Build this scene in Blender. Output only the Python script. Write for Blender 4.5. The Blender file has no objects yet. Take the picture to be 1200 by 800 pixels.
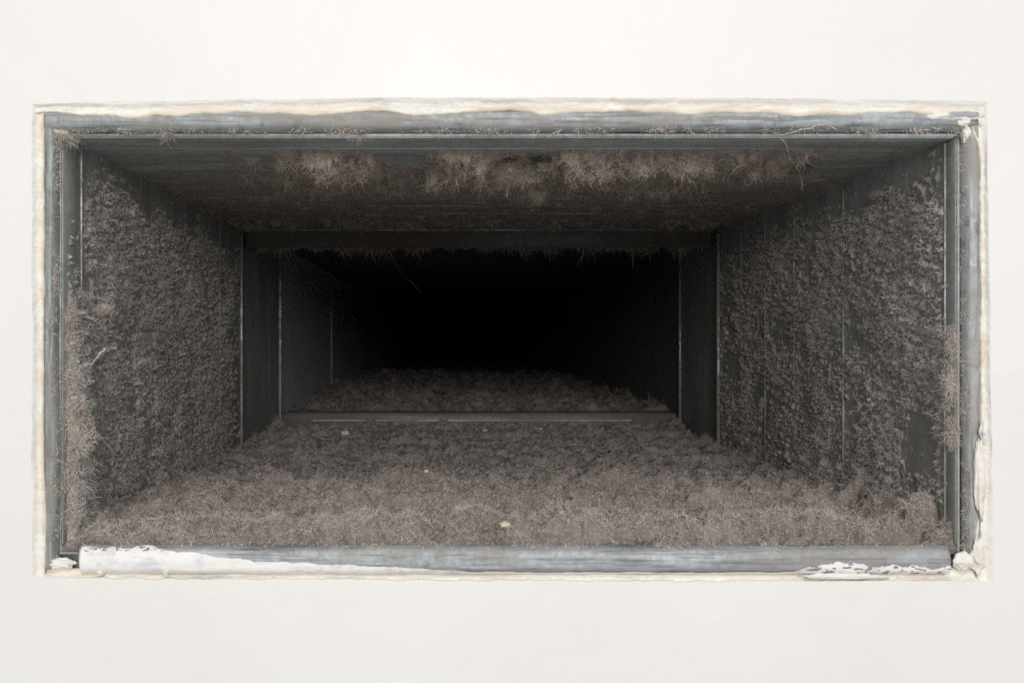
import bpy, math, random
import numpy as np
from mathutils import Vector

# ------------------------------------------------------------------ camera, world, lamp, exposure
scn = bpy.context.scene
S = 1.0 / 2944.0            # metres per photograph pixel on the wall face
D = 0.36                    # camera distance from the wall face
VX, VY = 523.0, 392.0       # where the duct's long edges converge
CAMX, CAMZ = (VX - 600) * S, (400 - VY) * S

cam_d = bpy.data.cameras.new('camera'); cam = bpy.data.objects.new('camera', cam_d)
scn.collection.objects.link(cam); scn.camera = cam
cam.location = (CAMX, -D, CAMZ); cam.rotation_euler = (math.radians(90), 0, 0)
cam_d.sensor_width = 36.0; cam_d.lens = 36.0 * D / (1200 * S)
cam_d.shift_x = (600 - VX) / 1200.0; cam_d.shift_y = -(400 - VY) / 1200.0
cam_d.clip_start = 0.01; cam_d.clip_end = 50
cam_d.dof.use_dof = True; cam_d.dof.focus_distance = D + 0.09; cam_d.dof.aperture_fstop = 20.0

world = bpy.data.worlds.new('World'); scn.world = world; world.use_nodes = True
bg = world.node_tree.nodes['Background']
bg.inputs[0].default_value = (0.93, 0.97, 1.0, 1); bg.inputs[1].default_value = 0.36

def area(name, loc, target, size, power, col):
    l = bpy.data.lights.new(name, 'AREA'); l.shape = 'RECTANGLE'; l.size, l.size_y = size
    l.energy = power; l.color = col
    o = bpy.data.objects.new(name, l); scn.collection.objects.link(o); o.location = loc
    o.rotation_euler = (Vector(target) - Vector(loc)).to_track_quat('-Z', 'Y').to_euler()
    return o
area('room_lamp', (0.03, -1.75, 0.34), (0, 0.1, 0), (0.85, 0.40), 16.8, (1.0, 0.985, 0.965))
area('added_top_lamp', (-0.05, -1.35, 1.50), (0, 0.05, 0), (0.5, 0.5), 12.0, (1.0, 0.955, 0.915))  # unseen overhead lamp, added to brighten the front of the floor

scn.cycles.use_denoising = False      # keep the fine fibres crisp
scn.view_settings.view_transform = 'Standard'; scn.view_settings.look = 'None'
scn.cycles.max_bounces = 8; scn.cycles.diffuse_bounces = 5; scn.cycles.glossy_bounces = 4
scn.view_settings.gamma = 1.0; scn.view_settings.exposure = 0.13

# ------------------------------------------------------------------ helpers
rng = np.random.default_rng(7)
random.seed(7)
MM = 0.001

def PX(px, py, y=0.0):
    """point that stands y metres behind the wall face and shows at photo pixel px,py"""
    k = S * (D + y) / D
    return np.array([CAMX + (px - VX) * k, y, CAMZ + (VY - py) * k])
def X0(px): return (px - 600) * S
def Z0(py): return (400 - py) * S

_G = rng.normal(size=(4096, 3)); _G /= np.linalg.norm(_G, axis=1)[:, None]
def _hash(i, j, k):
    h = (i * 73856093) ^ (j * 19349663) ^ (k * 83492791)
    h = (h ^ (h >> 13)) * 1274126177
    return (h ^ (h >> 16)) & 4095
def noise(x, y, z=0.0, seed=0):
    x = np.asarray(x, float); y = np.asarray(y, float); x, y = np.broadcast_arrays(x, y)
    z = np.broadcast_to(np.asarray(z, float) + seed * 17.31, x.shape)
    i = np.floor(x).astype(np.int64); j = np.floor(y).astype(np.int64); k = np.floor(z).astype(np.int64)
    fx, fy, fz = x - i, y - j, z - k
    f = lambda t: t * t * t * (t * (t * 6 - 15) + 10)
    u, v, w = f(fx), f(fy), f(fz)
    def g(a, b, c):
        G = _G[_hash(i + a, j + b, k + c)]
        return G[..., 0] * (fx - a) + G[..., 1] * (fy - b) + G[..., 2] * (fz - c)
    l = lambda a, b, t: a + (b - a) * t
    return 1.6 * l(l(l(g(0,0,0), g(1,0,0), u), l(g(0,1,0), g(1,1,0), u), v),
                   l(l(g(0,0,1), g(1,0,1), u), l(g(0,1,1), g(1,1,1), u), v), w)
def fbm(x, y, z=0.0, oct=4, seed=0, gain=0.5):
    s = 0; a = 1.0; f = 1.0
    for o in range(oct):
        s = s + a * noise(np.asarray(x) * f, np.asarray(y) * f, np.asarray(z) * f, seed + o * 3); a *= gain; f *= 2.03
    return s
def billow(x, y, z=0.0, oct=4, seed=0, gain=0.55):
    s = 0; a = 1.0; f = 1.0
    for o in range(oct):
        s = s + a * np.abs(noise(np.asarray(x) * f, np.asarray(y) * f, np.asarray(z) * f, seed + o * 3)); a *= gain; f *= 2.07
    return s
def sstep(a, b, x):
    t = np.clip((np.asarray(x, float) - a) / (b - a), 0, 1); return t * t * (3 - 2 * t)
def bump_(x, c, w): return np.exp(-((np.asarray(x, float) - c) / w) ** 2)

def mesh_obj(name, V, quads=None, tris=None, mat=None, parent=None, smooth=True):
    V = np.asarray(V, np.float32).reshape(-1, 3)
    nq = 0 if quads is None else len(quads); nt = 0 if tris is None else len(tris)
    me = bpy.data.meshes.new(name); me.vertices.add(len(V)); me.vertices.foreach_set('co', V.ravel())
    me.loops.add(nq * 4 + nt * 3); me.polygons.add(nq + nt)
    li = []
    if nq: li.append(np.asarray(quads, np.int32).ravel())
    if nt: li.append(np.asarray(tris, np.int32).ravel())
    me.loops.foreach_set('vertex_index', np.concatenate(li))
    st = np.concatenate([np.arange(nq) * 4, nq * 4 + np.arange(nt) * 3]).astype(np.int32)
    me.polygons.foreach_set('loop_start', st)
    me.update(calc_edges=True); me.validate()
    me.polygons.foreach_set('use_smooth', np.full(len(me.polygons), smooth))
    if mat: me.materials.append(mat)
    o = bpy.data.objects.new(name, me); scn.collection.objects.link(o)
    if parent: o.parent = parent
    return o
def grid_quads(nu, nv, off=0):
    i, j = np.meshgrid(np.arange(nu - 1), np.arange(nv - 1), indexing='ij')
    a = (i * nv + j).ravel()
    return np.stack([a, a + nv, a + nv + 1, a + 1], 1) + off
def grid_obj(name, P, mat, parent=None, mask=None, flip=False, attr=None, thick=None):
    nu, nv = P.shape[:2]; q = grid_quads(nu, nv)
    if flip: q = q[:, ::-1]
    if mask is not None:
        q = q[mask.reshape(-1)[q].mean(1) > 0.5]
    o = mesh_obj(name, P, q, None, mat, parent)
    if attr is not None:
        a = o.data.attributes.new('across', 'FLOAT', 'POINT'); a.data.foreach_set('value', attr.astype(np.float32).ravel())
    if thick:
        m = o.modifiers.new('thickness', 'SOLIDIFY'); m.thickness = thick; m.offset = -1
    return o
BOXQ = [(0,1,3,2),(4,6,7,5),(0,4,5,1),(2,3,7,6),(0,2,6,4),(1,5,7,3)]
def box_verts(x0,x1,y0,y1,z0,z1):
    return [(x,y,z) for x in (x0,x1) for y in (y0,y1) for z in (z0,z1)]
def box(name, x0,x1,y0,y1,z0,z1, mat, parent=None, bevel=0):
    o = mesh_obj(name, box_verts(min(x0,x1),max(x0,x1),y0,y1,min(z0,z1),max(z0,z1)), BOXQ, None, mat, parent, smooth=bevel > 0)
    if bevel:
        m = o.modifiers.new('bevel', 'BEVEL'); m.width = bevel; m.segments = 2
    return o
def empty(name, loc):
    o = bpy.data.objects.new(name, None); scn.collection.objects.link(o); o.location = loc
    o.empty_display_size = 0.02; return o
def adopt(o, p):   # parent, keep world coordinates
    o.parent = p; o.matrix_parent_inverse = p.matrix_basis.inverted() if p.type == 'EMPTY' else p.matrix_parent_inverse
    return o
def tag(o, label=None, cat=None, group=None, kind=None):
    if label: o['label'] = label
    if cat: o['category'] = cat
    if group: o['group'] = group
    if kind: o['kind'] = kind
    return o

# ------------------------------------------------------------------ materials
def new_mat(name):
    m = bpy.data.materials.new(name); m.use_nodes = True
    nt = m.node_tree; return m, nt, nt.nodes['Principled BSDF']
def N(nt, t, **kw):
    n = nt.nodes.new(t)
    for k, v in kw.items():
        if k.startswith('i_'): n.inputs[k[2:].replace('_', ' ')].default_value = v
        else: setattr(n, k, v)
    return n
def ntex(nt, scale, detail=5, rough=0.55, vec=None, dist=0.0):
    n = N(nt, 'ShaderNodeTexNoise'); n.inputs['Scale'].default_value = scale
    n.inputs['Detail'].default_value = detail; n.inputs['Roughness'].default_value = rough; n.inputs['Distortion'].default_value = dist
    if vec is not None: nt.links.new(vec, n.inputs['Vector'])
    return n
def ramp(nt, src, stops, interp='LINEAR'):
    r = N(nt, 'ShaderNodeValToRGB'); r.color_ramp.interpolation = interp
    e = r.color_ramp.elements
    while len(e) < len(stops): e.new(0.5)
    for k, (p, c) in enumerate(stops):
        e[k].position = p; e[k].color = (c, c, c, 1) if isinstance(c, (int, float)) else (*c, 1)
    nt.links.new(src, r.inputs[0]); return r
def mixc(nt, fac, a, b):
    m = N(nt, 'ShaderNodeMix', data_type='RGBA')
    for sock, v in ((m.inputs[0], fac), (m.inputs[6], a), (m.inputs[7], b)):
        if isinstance(v, bpy.types.NodeSocket): nt.links.new(v, sock)
        elif isinstance(v, (int, float)): sock.default_value = v
        else: sock.default_value = (*v, 1)
    return m.outputs[2]
def bump(nt, h, strength, dist, prev=None):
    b = N(nt, 'ShaderNodeBump'); b.inputs['Strength'].default_value = strength; b.inputs['Distance'].default_value = dist
    nt.links.new(h, b.inputs['Height'])
    if prev: nt.links.new(prev, b.inputs['Normal'])
    return b.outputs[0]
def coord(nt, scale=(1, 1, 1)):
    t = N(nt, 'ShaderNodeTexCoord'); mp = N(nt, 'ShaderNodeMapping'); mp.inputs['Scale'].default_value = scale
    nt.links.new(t.outputs['Object'], mp.inputs[0]); return mp.outputs[0]

def mat_wall():
    m, nt, b = new_mat('wall_paint'); c = coord(nt)
    n1 = ntex(nt, 9, 4, 0.5, c); n2 = ntex(nt, 55, 4, 0.6, c); n3 = ntex(nt, 420, 3, 0.6, c)
    col = mixc(nt, ramp(nt, n1.outputs[0], [(0.35, 0.0), (0.68, 1.0)]).outputs[0], (0.79, 0.765, 0.735), (0.81, 0.792, 0.765))
    sp = ntex(nt, 160, 2, 0.5, c)
    col = mixc(nt, ramp(nt, sp.outputs[0], [(0.74, 0.0), (0.80, 0.35)]).outputs[0], col, (0.62, 0.57, 0.50))
    nt.links.new(col, b.inputs['Base Color']); b.inputs['Roughness'].default_value = 0.42
    b.inputs['Specular IOR Level'].default_value = 0.35
    n4 = ntex(nt, 120, 5, 0.6, coord(nt, (0.22, 1, 1)), 0.4); n5 = ntex(nt, 14, 3, 0.5, c)
    nm = bump(nt, n2.outputs[0], 0.28, 0.0012); nm = bump(nt, n4.outputs[0], 0.2, 0.0006, nm); nm = bump(nt, n5.outputs[0], 0.4, 0.003, nm); nm = bump(nt, n3.outputs[0], 0.25, 0.0003, nm)
    nt.links.new(nm, b.inputs['Normal']); return m
def mat_plaster():
    m, nt, b = new_mat('raw_plaster'); c = coord(nt, (1, 1, 1)); cs = coord(nt, (0.35, 1, 1))
    at = N(nt, 'ShaderNodeAttribute', attribute_name='across')
    n1 = ntex(nt, 90, 5, 0.65, cs); n2 = ntex(nt, 260, 4, 0.6, c)
    n4 = ntex(nt, 130, 6, 0.7, coord(nt, (0.22, 1, 1)), 0.8)
    col = mixc(nt, ramp(nt, n1.outputs[0], [(0.47, 0.0), (0.53, 1.0)]).outputs[0], (0.83, 0.80, 0.735), (0.79, 0.735, 0.655))
    col = mixc(nt, ramp(nt, n4.outputs[0], [(0.58, 0.0), (0.61, 0.7)]).outputs[0], col, (0.71, 0.62, 0.52))
    col = mixc(nt, ramp(nt, n4.outputs[0], [(0.485, 0.0), (0.497, 0.35), (0.509, 0.0)]).outputs[0], col, (0.36, 0.28, 0.21))
    # tan glue stain in a ragged line next to the metal, and a thin dark crack at the cut
    ad = N(nt, 'ShaderNodeMath', operation='MULTIPLY_ADD'); nt.links.new(n1.outputs[0], ad.inputs[0]); ad.inputs[1].default_value = 0.9
    nt.links.new(at.outputs['Fac'], ad.inputs[2])
    st = ramp(nt, ad.outputs[0], [(1.18, 0.0), (1.36, 0.75)]); 
    mr = N(nt, 'ShaderNodeMapRange'); mr.inputs[1].default_value = 1.12; mr.inputs[2].default_value = 1.36; mr.inputs[3].default_value = 0; mr.inputs[4].default_value = 0.6
    nt.nodes.remove(st); nt.links.new(ad.outputs[0], mr.inputs[0])
    col = mixc(nt, mr.outputs[0], col, (0.56, 0.46, 0.33))
    od = N(nt, 'ShaderNodeMath', operation='MULTIPLY_ADD'); nt.links.new(n4.outputs[0], od.inputs[0]); od.inputs[1].default_value = 0.9; nt.links.new(at.outputs['Fac'], od.inputs[2])
    mo = N(nt, 'ShaderNodeMapRange'); mo.inputs[1].default_value = 0.60; mo.inputs[2].default_value = 0.70; mo.inputs[3].default_value = 0.9; mo.inputs[4].default_value = 0.0
    nt.links.new(od.outputs[0], mo.inputs[0]); col = mixc(nt, mo.outputs[0], col, (0.80, 0.775, 0.74))   # wall paint lapping over
    col = mixc(nt, ramp(nt, n2.outputs[0], [(0.62, 0.0), (0.72, 0.35)]).outputs[0], col, (0.52, 0.43, 0.35))
    nt.links.new(col, b.inputs['Base Color']); b.inputs['Roughness'].default_value = 0.8
    b.inputs['Specular IOR Level'].default_value = 0.2
    nt.links.new(bump(nt, n2.outputs[0], 0.35, 0.0004, bump(nt, n4.outputs[0], 0.6, 0.0009)), b.inputs['Normal']); return m
def mat_paint():
    m, nt, b = new_mat('smeared_paint'); c = coord(nt, (0.4, 1, 1)); n1 = ntex(nt, 150, 5, 0.6, c)
    col = mixc(nt, ramp(nt, n1.outputs[0], [(0.52, 0.0), (0.68, 1.0)]).outputs[0], (0.83, 0.81, 0.78), (0.58, 0.59, 0.60))
    n5 = ntex(nt, 70, 6, 0.75, coord(nt)); n6 = ntex(nt, 900, 2, 0.6, coord(nt, (0.12, 1, 1)))
    col = mixc(nt, ramp(nt, n5.outputs[0], [(0.54, 0.0), (0.66, 0.75)]).outputs[0], col, (0.50, 0.51, 0.51))
    col = mixc(nt, ramp(nt, n6.outputs[0], [(0.58, 0.0), (0.72, 0.6)]).outputs[0], col, (0.50, 0.47, 0.42))
    nt.links.new(col, b.inputs['Base Color']); b.inputs['Roughness'].default_value = 0.6
    nt.links.new(bump(nt, n1.outputs[0], 0.35, 0.0005), b.inputs['Normal']); return m
def mat_metal(name, base, dark, dust, lo, hi, rough=0.42, stretch=(1, 1, 1), metallic=0.85, streak=None):
    """galvanised sheet: spangle, streaks, a film of dust in patches"""
    m, nt, b = new_mat(name); c = coord(nt, stretch); c1 = coord(nt)
    v = N(nt, 'ShaderNodeTexVoronoi'); v.inputs['Scale'].default_value = 330; nt.links.new(c1, v.inputs['Vector'])
    sp = N(nt, 'ShaderNodeSeparateColor'); nt.links.new(v.outputs['Color'], sp.inputs[0])
    n1 = ntex(nt, 60, 6, 0.65, c); n2 = ntex(nt, 500, 4, 0.65, c1); n3 = ntex(nt, 22, 6, 0.7, c, 0.6)
    col = mixc(nt, ramp(nt, n1.outputs[0], [(0.36, 0.0), (0.66, 1.0)]).outputs[0], dark, base)
    mv = N(nt, 'ShaderNodeMath', operation='MULTIPLY'); nt.links.new(sp.outputs[0], mv.inputs[0]); mv.inputs[1].default_value = 0.28
    col = mixc(nt, mv.outputs[0], col, tuple(min(1, x * 1.5) for x in base))
    if streak:
        ns_ = ntex(nt, 700, 3, 0.6, coord(nt, streak)); ng = ntex(nt, 120, 6, 0.75, coord(nt))
        col = mixc(nt, ramp(nt, ns_.outputs[0], [(0.50, 0.0), (0.66, 0.7)]).outputs[0], col, tuple(x * 0.45 for x in dark))
        col = mixc(nt, ramp(nt, ng.outputs[0], [(0.55, 0.0), (0.70, 0.75)]).outputs[0], col, tuple(x * 0.5 for x in dust))
    ad = N(nt, 'ShaderNodeMath', operation='MULTIPLY_ADD'); nt.links.new(n2.outputs[0], ad.inputs[0]); ad.inputs[1].default_value = 0.35; nt.links.new(n3.outputs[0], ad.inputs[2])
    f = N(nt, 'ShaderNodeMapRange'); f.inputs[1].default_value = lo; f.inputs[2].default_value = hi; nt.links.new(ad.outputs[0], f.inputs[0])
    col = mixc(nt, f.outputs[0], col, dust)
    nt.links.new(col, b.inputs['Base Color'])
    mt = N(nt, 'ShaderNodeMapRange'); mt.inputs[3].default_value = metallic; mt.inputs[4].default_value = 0.0; nt.links.new(f.outputs[0], mt.inputs[0])
    nt.links.new(mt.outputs[0], b.inputs['Metallic'])
    rr = N(nt, 'ShaderNodeMapRange'); rr.inputs[3].default_value = rough; rr.inputs[4].default_value = 0.95; nt.links.new(f.outputs[0], rr.inputs[0])
    nt.links.new(rr.outputs[0], b.inputs['Roughness'])
    nm = bump(nt, n1.outputs[0], 0.25, 0.0008); nm = bump(nt, n2.outputs[0], 0.35, 0.0003, nm)
    nt.links.new(nm, b.inputs['Normal']); return m
def mat_dust(name, a, b_, c_, sc=70):
    m, nt, b = new_mat(name); c = coord(nt)
    n1 = ntex(nt, sc, 3, 0.65, c); n2 = ntex(nt, 900, 1, 0.7, c)
    col = mixc(nt, ramp(nt, n1.outputs[0], [(0.34, 0.0), (0.66, 1.0)]).outputs[0], a, b_)
    col = mixc(nt, ramp(nt, n2.outputs[0], [(0.48, 0.0), (0.68, 0.65)]).outputs[0], col, c_)
    nt.links.new(col, b.inputs['Base Color']); b.inputs['Roughness'].default_value = 1.0
    b.inputs['Specular IOR Level'].default_value = 0.05
    return m
M = {}
M['wall'] = mat_wall(); M['plaster'] = mat_plaster(); M['paint'] = mat_paint()
M['rim_right'] = mat_metal('pale_rim', (0.47, 0.49, 0.50), (0.34, 0.356, 0.362), (0.34, 0.31, 0.27), 0.58, 0.85, 0.64, (1, 1, 0.5), 0.65, (1, 1, 0.05))
M['rim_left'] = mat_metal('dull_rim', (0.33, 0.36, 0.35), (0.23, 0.255, 0.245), (0.31, 0.28, 0.24), 0.62, 0.88, 0.58, (1, 1, 0.5), 0.6, (1, 1, 0.05))
M['rim'] = mat_metal('galvanised_rim', (0.45, 0.475, 0.49), (0.34, 0.358, 0.366), (0.31, 0.28, 0.245), 0.58, 0.85, 0.66, (0.5, 1, 1), 0.7, (0.05, 1, 1))
M['sheet'] = mat_metal('dusty_duct_sheet', (0.50, 0.52, 0.50), (0.25, 0.264, 0.25), (0.27, 0.24, 0.205), 0.62, 0.90, 0.55, (0.2, 1, 1), 0.15)
M['side'] = mat_metal('dusty_side_sheet', (0.43, 0.45, 0.435), (0.24, 0.254, 0.243), (0.24, 0.218, 0.19), 0.58, 0.84, 0.55, (1, 1, 0.2), 0.15)
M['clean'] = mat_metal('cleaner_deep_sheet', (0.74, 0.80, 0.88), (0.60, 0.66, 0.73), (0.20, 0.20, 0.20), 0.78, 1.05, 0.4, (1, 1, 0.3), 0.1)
M['edge'] = mat_metal('bright_sheet_edge', (0.50, 0.51, 0.50), (0.28, 0.28, 0.27), (0.24, 0.22, 0.19), 0.60, 0.78, 0.45, (1, 1, 1), 0.7)
M['dust'] = mat_dust('floor_lint', (0.146, 0.127, 0.114), (0.244, 0.213, 0.195), (0.37, 0.327, 0.303))  # base darkened in colour to deepen the shade between clumps
M['dust_tip'] = mat_dust('floor_lint_fibres', (0.423, 0.369, 0.337), (0.584, 0.514, 0.476), (0.756, 0.675, 0.63))  # pale fibres gathered on the ridges, painting their lit tops
M['side_tip'] = mat_dust('side_lint_fibres', (0.384, 0.364, 0.334), (0.538, 0.513, 0.475), (0.78, 0.78, 0.744))  # pale fibres paint the lit flecks over the darker side lint
M['top_tip'] = mat_dust('ceiling_lint_fibres', (0.383, 0.309, 0.255), (0.51, 0.423, 0.361), (0.664, 0.567, 0.499))
M['grimy_shade'] = mat_metal('grimy_and_shaded_sheet', (0.20, 0.205, 0.20), (0.10, 0.104, 0.10), (0.13, 0.115, 0.10), 0.52, 0.8, 0.6, (0.3, 1, 1), 0.4)  # dirty joint metal; on the deep panels its dark colour paints shade
M['dust_side'] = mat_dust('side_lint', (0.253, 0.229, 0.205), (0.376, 0.343, 0.309), (0.676, 0.629, 0.577))
M['dust_top'] = mat_dust('ceiling_lint', (0.271, 0.220, 0.180), (0.398, 0.329, 0.277), (0.542, 0.462, 0.398))
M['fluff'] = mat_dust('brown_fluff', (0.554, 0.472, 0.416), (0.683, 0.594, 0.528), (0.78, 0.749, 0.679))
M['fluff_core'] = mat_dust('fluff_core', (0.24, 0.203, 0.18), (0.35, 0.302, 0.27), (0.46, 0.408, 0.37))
M['crumb'] = mat_dust('pale_crumb', (0.62, 0.52, 0.40), (0.75, 0.66, 0.54), (0.45, 0.36, 0.28))

# ------------------------------------------------------------------ key dimensions (metres)
XL, XR = X0(65), X0(1131)         # inner faces of the duct sides
ZT, ZB = Z0(156), Z0(650)         # ceiling and floor faces
YF = 0.0055                        # where the inner sheets start
Y1 = 0.90 * D                     # first joint
Y2 = 1.29 * D                     # second joint with the raised lip
Y3 = 6.0                          # far end, in the dark

# ------------------------------------------------------------------ wall with its cut opening
HC = {'TL': (38, 123), 'TR': (1156, 120), 'BR': (1164, 681), 'BL': (38, 675)}
SIDES = {'top': ('TL', 'TR', (0, 1)), 'right': ('TR', 'BR', (-1, 0)), 'bottom': ('BR', 'BL', (0, -1)), 'left': ('BL', 'TL', (1, 0))}
def hole_edge(side, s):
    a, b, inn = SIDES[side]; a = np.array(HC[a], float); b = np.array(HC[b], float)
    p = a + (b - a) * s[:, None]
    k = {'top': 1, 'right': 2, 'bottom': 3, 'left': 4}[side]
    L = np.linalg.norm(b - a); t = s * L
    fade = np.minimum(1, np.minimum(s, 1 - s) * L / 40)
    off = (1.1 * fbm(t / 90, t * 0, 0, 3, k * 11) + 0.5 * noise(t / 9, t * 0, 0, k * 7)) * fade
    if side == 'top': off = off - 6.5 * np.sin(np.pi * np.clip(s, 0, 1)) ** 0.8
    if side == 'bottom':
        off = off - (1.5 + 3.2 * np.abs(noise(t / 42, t * 0, 0, 51)) + 1.2 * np.abs(noise(t / 13, t * 0, 0, 52))) * fade * sstep(0.1, 0.35, s)
    return p + np.array(inn)[None] * off[:, None]
NS = {'top': 560, 'right': 280, 'bottom': 560, 'left': 280}
wallV, wallQ, n0 = [], [], 0
OUT = {'TL': (-420, -320), 'TR': (1620, -320), 'BR': (1620, 1120), 'BL': (-420, 1120)}
for side in ('top', 'right', 'bottom', 'left'):
    s = np.linspace(0, 1, NS[side]); e = hole_edge(side, s)
    a, b, inn = SIDES[side]
    oa = np.array(OUT[a], float); ob = np.array(OUT[b], float); o_ = oa + (ob - oa) * s[:, None]
    rows = []
    for f, y in ((0, 0.0055), (0.0, 0.0002), (0.0012, 0.0), (0.006, 0.0), (0.08, 0), (0.35, 0), (1, 0)):
        q = e + (o_ - e) * f
        rows.append(np.stack([X0(q[:, 0]), np.full(len(s), y), Z0(q[:, 1])], 1))
    P = np.stack(rows, 1); wallV.append(P.reshape(-1, 3)); wallQ.append(grid_quads(len(s), 7, n0)); n0 += P.shape[0] * 7
wall = mesh_obj('wall', np.concatenate(wallV), np.concatenate(wallQ), None, M['wall'], smooth=False)
tag(wall, 'off-white painted wall around the rectangular duct opening', 'wall', kind='structure')

# ------------------------------------------------------------------ the duct
duct = empty('air_duct', (0, 0.0, ZB))
tag(duct, 'galvanised sheet metal air duct opening in the white wall, lined with dust', 'air duct')
INV = duct.matrix_basis.inverted()
def part(o, p=None):
    if p is None:
        o.parent = duct; o.matrix_parent_inverse = __import__('mathutils').Matrix.Translation((0, 0, -ZB))
    else: o.parent = p
    return o

# rolled rims: (start px, end px, inward dir, width px, depth offset mm)
RIM = {'top': ((50, 131), (1148, 130), (0, 1), 22, 0.0), 'left': ((50, 668), (49, 132), (1, 0), 14, 0.9),
       'right': ((1151, 132), (1154, 668), (-1, 0), 17, 0.9), 'bottom': ((1122, 669), (86, 669), (0, -1), 28, -0.9)}
PROF = np.array([(-0.22, 9.0), (-0.12, 4.2), (0.0, 1.9), (0.12, 1.15), (0.30, 0.95), (0.5, 1.05), (0.66, 1.5), (0.8, 2.5), (0.91, 4.2), (0.985, 6.5), (1.0, 8.2), (0.97, 9.2), (0.90, 9.6), (0.88, 10.5)])
def spline(tt):
    k = np.arange(len(PROF)); # Catmull-Rom over the profile points
    t = np.clip(tt, 0, len(PROF) - 1.0001); i = t.astype(int); f = (t - i)[..., None]
    g = lambda j: PROF[np.clip(i + j, 0, len(PROF) - 1)]
    p0, p1, p2, p3 = g(-1), g(0), g(1), g(2)
    return 0.5 * (2 * p1 + (p2 - p0) * f + (2 * p0 - 5 * p1 + 4 * p2 - p3) * f ** 2 + (3 * p1 - p0 - 3 * p2 + p3) * f ** 3)
def rim_pts(side, s, t, lift=0.0):
    """s along 0..1, t along the profile 0..13; broadcast arrays"""
    a, b, inn, w, dy = RIM[side]; s, t = np.broadcast_arrays(np.asarray(s, float), np.asarray(t, float))
    a = np.array(a, float); b = np.array(b, float); L = np.linalg.norm(b - a); k = len(side) * 5
    def raw(t):
        pr = spline(t); u = pr[..., 0] * w; y = pr[..., 1] * 0.64 + dy
        wob = 1.1 * noise(s * L / 170, s * 0, 0, k) + 0.7 * noise(s * L / 45, t * 0.2, 0, k + 1) + 0.3 * noise(s * L / 9, t * 0.6, 0, k + 4)
        p = a + (b - a) * s[..., None] + np.array(inn) * (u + wob)[..., None]
        y = y + 0.35 * noise(s * L / 70, t * 0.35, 0, k + 2) + 0.12 * noise(s * L / 11, t * 0.8, 0, k + 3)
        if side == 'bottom':     # rounded ends
            r = np.minimum(s, 1 - s) * L; q = sstep(0, 9, r); y = y + (1 - q) * 5
        return np.stack([X0(p[..., 0]), y * MM, Z0(p[..., 1])], -1)
    P = raw(t)
    if lift:
        dT = raw(t + 0.05) - raw(t - 0.05); al = np.array([(b - a)[0], 0, -(b - a)[1]]) / L
        n = np.cross(np.broadcast_to(al, dT.shape), dT); n /= np.linalg.norm(n, axis=-1)[..., None] + 1e-12
        n = np.where((n[..., 1] > 0)[..., None], -n, n)
        P = P + n * lift
    return P
rims = {}
for side, ns in (('top', 340), ('right', 180), ('bottom', 340), ('left', 180)):
    s = np.linspace(0, 1, ns)[:, None]; t = np.linspace(0, 13, 32)[None]
    P = rim_pts(side, s, t)
    rims[side] = part(grid_obj('rim', P, M[{'left': 'rim_left', 'right': 'rim_right'}.get(side, 'rim')], None, thick=0.0006, flip=True))
rims['top']['label'] = 'rolled top rim of the duct mouth, bluish metal'
rims['bottom']['label'] = 'rolled bottom rim with smeared white paint'
rims['left']['label'] = 'rolled left rim, dull greenish metal'
rims['right']['label'] = 'rolled right rim, pale mottled metal'

# raw plaster strip between the cut and the metal: runs down into the gap and laps onto the rim
LAP = {'top': lambda t: 2.7 + 1.5 * noise(t / 120, t * 0, 0, 61) + 0.9 * noise(t / 38, t * 0, 0, 62) + 0.22 * noise(t / 8, t * 0, 0, 63) + 1.6 * bump_(t, 90, 60) + 2.2 * bump_(t, 1075, 35),
       'right': lambda t: 2.0 + 1.0 * noise(t / 60, t * 0, 0, 64) + 0.8 * np.abs(noise(t / 14, t * 0, 0, 65)) + 2.6 * sstep(370, 420, t) * (0.7 + 0.9 * noise(t / 35, t * 0, 0, 66)) + 2.5 * bump_(t, 20, 25),
       'bottom': lambda t: 0.9 + 0.5 * noise(t / 80, t * 0, 0, 67) + 0.25 * noise(t / 15, t * 0, 0, 68),
       'left': lambda t: 2.1 + 0.8 * noise(t / 70, t * 0, 0, 69) + 0.4 * noise(t / 16, t * 0, 0, 70) + 1.2 * bump_(t, 60, 45) + 2.0 * bump_(t, 535, 20)}
MID = {'top': 1.6, 'right': 2.2, 'bottom': 4.6, 'left': 2.4}
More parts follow.
